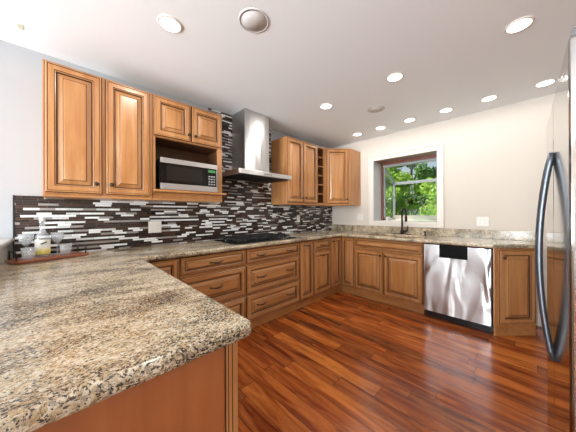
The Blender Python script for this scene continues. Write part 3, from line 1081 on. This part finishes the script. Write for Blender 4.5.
# ---------------------------------------------------------------- refrigerator
FX0, FX1 = -2.743, -1.840
t = thing('refrigerator', 'side-by-side stainless refrigerator with bowed handles at the right edge', 'refrigerator', (FX0, -2.70, 0))
fw = FX1 - FX0
FH = 1.685
b = BM(); box(b, .004, fw - .004, -.74, -.066, .02, FH - .01)
for fx in (.05, fw - .1):
    for fy in (-.7, -.15):
        box(b, fx, fx + .05, fy, fy + .05, 0, .02)
obj('body', b, mat('fridge_side_grey', srgb(150, 148, 146), .3, .8), t, bevel=.004)
seam = .473
for k, (xa, xb) in enumerate(((0, seam - .003), (seam + .003, fw))):
    b = BM(); box(b, xa, xb, -.062, 0, .06, FH)
    dr = obj('door', b, STEEL_FR, t, bevel=.008, seg=3)
    hx = seam - .035 if k == 0 else seam + .035
    b = BM()
    pts, rad = [], []
    for i in range(25):
        s = i / 24
        pts.append((hx, .004 + .037 * math.sin(PI * s) ** .8, .655 + s * .81))
        rad.append(.0105)
    tube(b, pts, rad, 10, flat=1.3)
    obj('handle', b, HANDLE_FR, dr)
    b = BM(); box(b, (.03 if k == 0 else fw - .12), (.12 if k == 0 else fw - .03), -.12, -.01, FH + .001, FH + .035); obj('hinge_cover', b, GREYP, dr, bevel=.004)
b = BM(); box(b, .01, fw - .01, -.06, -.03, .005, .055); obj('kick_grille', b, GREYP, t)

# ---------------------------------------------------------------- sink and faucet
t = thing('sink', 'stainless double bowl undermount sink below the garden window', 'sink', (-.34, -1.295, .70))
for (ya, yb) in ((-.365, -.015), (.015, .365)):
    b = BM()
    x0_, x1_ = -.19, .19
    for (xa, xb, yc, yd, za, zb_) in ((x0_, x1_, ya, yb, 0, .004), (x0_ - .004, x0_, ya, yb, 0, .1725), (x1_, x1_ + .004, ya, yb, 0, .1725),
                                     (x0_, x1_, ya - .004, ya, 0, .1725), (x0_, x1_, yb, yb + .004, 0, .1725)):
        box(b, xa, xb, yc, yd, za, zb_)
    bw = obj('bowl', b, STEEL, t)
    b = BM(); lathe(b, [(.04, .004), (.04, .008), (.03, .007)], (0, (ya + yb) / 2, 0), 20); obj('drain', b, STEELP, bw)

t = thing('faucet', 'tall black gooseneck pull-down faucet behind the sink', 'faucet', (-.105, -1.335, .9155))
b = BM(); box(b, -.026, .026, -.13, .13, 0, .006); obj('deck_plate', b, BLACKM, t, bevel=.003)
b = BM()
lathe(b, [(.026, .006), (.026, .05), (.022, .062), (.015, .068)], (0, 0, 0), 20)
obj('base', b, BLACKM, t)
b = BM()
pts = [(0, 0, .06), (0, 0, .30)]
for i in range(1, 13):
    a_ = PI * i / 12
    pts.append((-.042 + .042 * math.cos(a_), -.042 + .042 * math.cos(a_), .30 + .075 * math.sin(a_)))
pts.append((-.084, -.084, .27))
tube(b, pts, .0125, 12)
obj('spout', b, BLACKM, t)
b = BM(); tube(b, [(-.084, -.084, .275), (-.084, -.084, .262), (-.084, -.084, .20), (-.084, -.084, .19)], [.013, .018, .019, .015], 14); obj('spray_head', b, BLACKM, t)
b = BM(); tube(b, [(0, -.02, .04), (0, -.06, .045), (0, -.078, .055), (0, -.08, .13)], [.012, .011, .009, .007], 10); obj('lever_handle', b, BLACKM, t)

t = thing('soap_dispenser', 'small black soap dispenser right of the faucet', 'soap dispenser', (-.10, -1.64, .9155))
b = BM(); lathe(b, [(.02, 0), (.02, .006), (.011, .012), (.010, .04), (.013, .045), (.013, .058), (.006, .06)], (0, 0, 0), 16); obj('base', b, BLACKM, t)
b = BM(); tube(b, [(0, 0, .055), (-.03, 0, .058), (-.055, 0, .05)], .006, 8); obj('nozzle', b, BLACKM, t)

# ---------------------------------------------------------------- outlets
def outlet(name, label, loc, rz, n=2, kinds=('receptacle', 'receptacle'), group='white wall outlet plates'):
    t = thing(name, label, 'outlet', loc, rz, group)
    w_ = .07 if n == 1 else .116
    b = BM(); box(b, -w_ / 2, w_ / 2, -.006, 0, -.057, .057); obj('cover_plate', b, PLASTIC_W, t, bevel=.002)
    for i in range(n):
        cx_ = (i - (n - 1) / 2) * .046
        if kinds[i] == 'receptacle':
            b = BM(); box(b, cx_ - .0165, cx_ + .0165, -.008, -.0061, -.033, .033)
            for zz in (-.017, .017):
                for dx_ in (-.006, .006):
                    box(b, cx_ + dx_ - .001, cx_ + dx_ + .001, -.0083, -.008, zz - .005, zz + .005, 1)
            obj('receptacle', b, [PLASTIC_W, SLOT], t)
        else:
            b = BM(); box(b, cx_ - .0165, cx_ + .0165, -.009, -.0061, -.033, .033); obj('rocker_switch', b, PLASTIC_W, t, bevel=.002)
outlet('wall_outlet', 'double white outlet plate on the tiles left of the cooktop', (-3.024, -.0105, 1.100), 0, 2, ('switch', 'receptacle'))
outlet('wall_outlet', 'single white outlet plate on the tiles under the right wall cabinet', (-.945, -.0105, 1.14), 0, 1, ('receptacle',))
outlet('wall_outlet', 'white outlet plate on painted wall between corner and garden window', (-.0005, -.60, 1.16), R(-90), 2, ('switch', 'switch'))
outlet('wall_outlet', 'double white outlet plate on painted wall right of the window', (-.0005, -2.25, 1.12), R(-90), 2, ('receptacle', 'receptacle'))

# ---------------------------------------------------------------- tray, bottle, glasses
TZ_ = .9155
ta = R(20)
t = thing('serving_tray', 'red-brown wooden serving tray with black wire handles on the counter', 'tray', (-3.742, -.235, TZ_), ta)
b = BM()
def rrect(hx_, hy_, r, n=6):
    out = []
    for cx_, cy_, a0 in ((hx_ - r, hy_ - r, 0), (-hx_ + r, hy_ - r, 90), (-hx_ + r, -hy_ + r, 180), (hx_ - r, -hy_ + r, 270)):
        for k in range(n + 1):
            a_ = R(a0 + 90 * k / n)
            out.append((cx_ + r * math.cos(a_), cy_ + r * math.sin(a_)))
    return out
prism(b, rrect(.195, .095, .03), .004, .018)
obj('board', b, TRAYW, t, bevel=.003)
for s in (-1, 1):
    b = BM()
    x_ = s * .178
    tube(b, [(x_, -.06, .016), (x_, -.06, .062), (x_ + s * .004, -.052, .076), (x_ + s * .004, .052, .076), (x_, .06, .062), (x_, .06, .016)], .0042, 8)
    obj('handle', b, BLACKM, t)
    for yy in (-.06, .06):
        b = BM(); lathe(b, [(.012, 0), (.012, .004)], (x_ * .85, yy, 0), 12); obj('foot', b, BLACKM, t)
def onto(lx, ly):
    return (-3.742 + lx * math.cos(ta) - ly * math.sin(ta), -.235 + lx * math.sin(ta) + ly * math.cos(ta), TZ_ + .0185)

t = thing('glass_bottle', 'clear glass bottle with white and yellow label standing on tray', 'bottle', onto(-.035, .02))
b = BM()
lathe(b, [(.034, 0), (.038, .006), (.038, .125), (.034, .150), (.020, .172), (.014, .185), (.0135, .235), (.016, .238), (.016, .246), (.0135, .25)], n=28)
obj('bottle_body', b, CLEARG, t)
b = BM()
lathe(b, [(.0155, .2505), (.0165, .252), (.0165, .275), (.012, .277)], n=18)
obj('stopper', b, mat('stopper_white', srgb(214, 216, 212), .4), t)
lm = mat('bottle_label', srgb(226, 226, 214), .5)
g = NG(lm)
tc = g.n('ShaderNodeTexCoord').outputs['Object']
sp_ = g.n('ShaderNodeSeparateXYZ'); g.set(sp_, 0, tc)
nz = g.noise(tc, 45, 2)
cc = g.ramp(g.math('ADD', g.math('DIVIDE', sp_.outputs[2], .13), g.math('MULTIPLY', g.math('SUBTRACT', nz, .5), .35)),
            [(0, srgb(120, 150, 110)), (.22, srgb(206, 190, 90)), (.36, srgb(232, 222, 140)), (.5, srgb(232, 232, 224))])
g.set(g.b, 'Base Color', cc)
b = BM()
for k in range(14):
    a0, a1 = R(200 + k * 12), R(200 + (k + 1) * 12)
    q = [(.0388 * math.cos(a0), .0388 * math.sin(a0)), (.0388 * math.cos(a1), .0388 * math.sin(a1))]
    q2 = [(.0394 * math.cos(a0), .0394 * math.sin(a0)), (.0394 * math.cos(a1), .0394 * math.sin(a1))]
    vv = [b.verts.new(p_) for p_ in ((*q2[0], .02), (*q2[1], .02), (*q2[1], .122), (*q2[0], .122))]
    b.faces.new(vv)
lab = obj('label_paper', b, lm, t)
b = BM()   # illegible dark handwriting stroke on the label
pts = []
for k in range(26):
    a_ = R(258 + k * 1.9)
    pts.append((.0402 * math.cos(a_), .0402 * math.sin(a_), .092 + .007 * math.sin(k * 1.5) + .0005 * k))
tube(b, pts, .0012, 5)
obj('lettering', b, BLACKM, lab)

def tumbler(lx, ly, label):
    t = tag(obj('glass_tumbler', (lambda b: (lathe(b, [(.026, 0), (.028, .002), (.036, .078), (.0345, .078), (.0268, .012), (.001, .010)], n=24), b)[-1])(BM()), CLEARG, None, onto(lx, ly)), label, 'glass', 'drinking glasses on the tray')
    return t
tumbler(-.118, -.035, 'short clear tumbler at the left end of the tray, before the bottle')
tumbler(.075, -.02, 'short clear tumbler at the right side of the tray')
def stem(lx, ly, label):
    b = BM()
    lathe(b, [(.032, 0), (.030, .003), (.006, .008), (.004, .014), (.004, .075), (.012, .085), (.034, .12), (.038, .165), (.036, .165), (.032, .121), (.010, .088), (.001, .086)], n=24)
    tag(obj('wine_glass', b, CLEARG, None, onto(lx, ly)), label, 'glass', 'stemmed glasses on the tray')
stem(-.105, .05, 'stemmed clear wine glass left of the bottle')
stem(.055, .052, 'stemmed clear wine glass right of the bottle')

# ---------------------------------------------------------------- ceiling fittings
def downlight(x, y, label, power=LAMP_W):
    t = thing('recessed_light', label, 'ceiling light', (x, y, CH), 0, 'recessed ceiling downlights')
    b = BM()
    lathe(b, [(.074, -.0005), (.074, -.004), (.070, -.007), (.060, -.008), (.0595, -.0005)], n=36, closed=False)
    obj('trim_ring', b, WHITE_TRIM, t)
    b = BM()
    lathe(b, [(.0594, -.0015), (.0594, -.0055)], n=36)
    obj('lens', b, LENS, t)
    d = bpy.data.lights.new('downlight', 'AREA')
    d.shape = 'DISK'
    d.size = .11
    d.energy = power
    d.color = LAMP_COL
    o = bpy.data.objects.new('lamp_light', d)
    C.objects.link(o)
    o.parent = t
    o.location = (0, 0, -.012)
    return t
downlight(-3.173, -.988, 'recessed ceiling light left, over the peninsula side counter')
downlight(-1.498, -.995, 'recessed ceiling light nearest the range hood and right wall cabinets')
downlight(-1.506, -1.784, 'recessed ceiling light in the middle of the kitchen ceiling')
downlight(-1.512, -2.594, 'largest-looking recessed ceiling light, upper right near the refrigerator')
rowl = ['recessed light nearest the corner cabinet, leftmost of row along window wall',
        'recessed light over left edge of the window, second from the corner',
        'recessed light over the middle of the window, third from the corner',
        'recessed light over right window edge, fourth from the corner',
        'recessed light over the dishwasher, fifth of row along window wall',
        'recessed light just left of the refrigerator top, last of the window row']
for yy, lb in zip((-.757, -1.134, -1.534, -1.946, -2.345, -2.756), rowl):
    downlight(-.365, yy, lb, .6)
# more of the same fittings behind the camera, over the dining side
for x_, y_, lb in ((-4.9, -1.0, 'recessed light over the dining side, nearest the tiled kitchen wall'),
                   (-4.9, -2.6, 'recessed light over the dining side, left of the camera position'),
                   (-6.5, -1.8, 'recessed light over the dining side, closest to the patio door')):
    downlight(x_, y_, lb, 1.8)
def speaker(x, y, r, label):
    t = thing('ceiling_speaker', label, 'speaker', (x, y, CH), 0, 'round ceiling speakers')
    b = BM(); lathe(b, [(r, -.0005), (r, -.004), (r - .012, -.007), (r - .0125, -.0005)], n=40, closed=False); obj('rim', b, mat('speaker_rim', srgb(196, 194, 192), .5), t)
    b = BM(); lathe(b, [(r - .0127, -.001), (r - .0127, -.005), (.01, -.0065)], n=40); obj('grille', b, SPKR, t)
speaker(-2.792, -1.392, .098, 'round grey ceiling speaker right of the left downlight')
speaker(-1.004, -1.366, .098, 'small-looking round grey ceiling speaker near the middle of the ceiling')
b = BM(); box(b, -.012, .012, -.028, .028, -.0025, -.0003)
tag(obj('ceiling_sticker', b, mat('pale_green_patch', srgb(206, 210, 186), .7), None, (-3.875, -.275, CH), .001), 'small pale green rectangular patch on ceiling near upper left corner', 'patch')
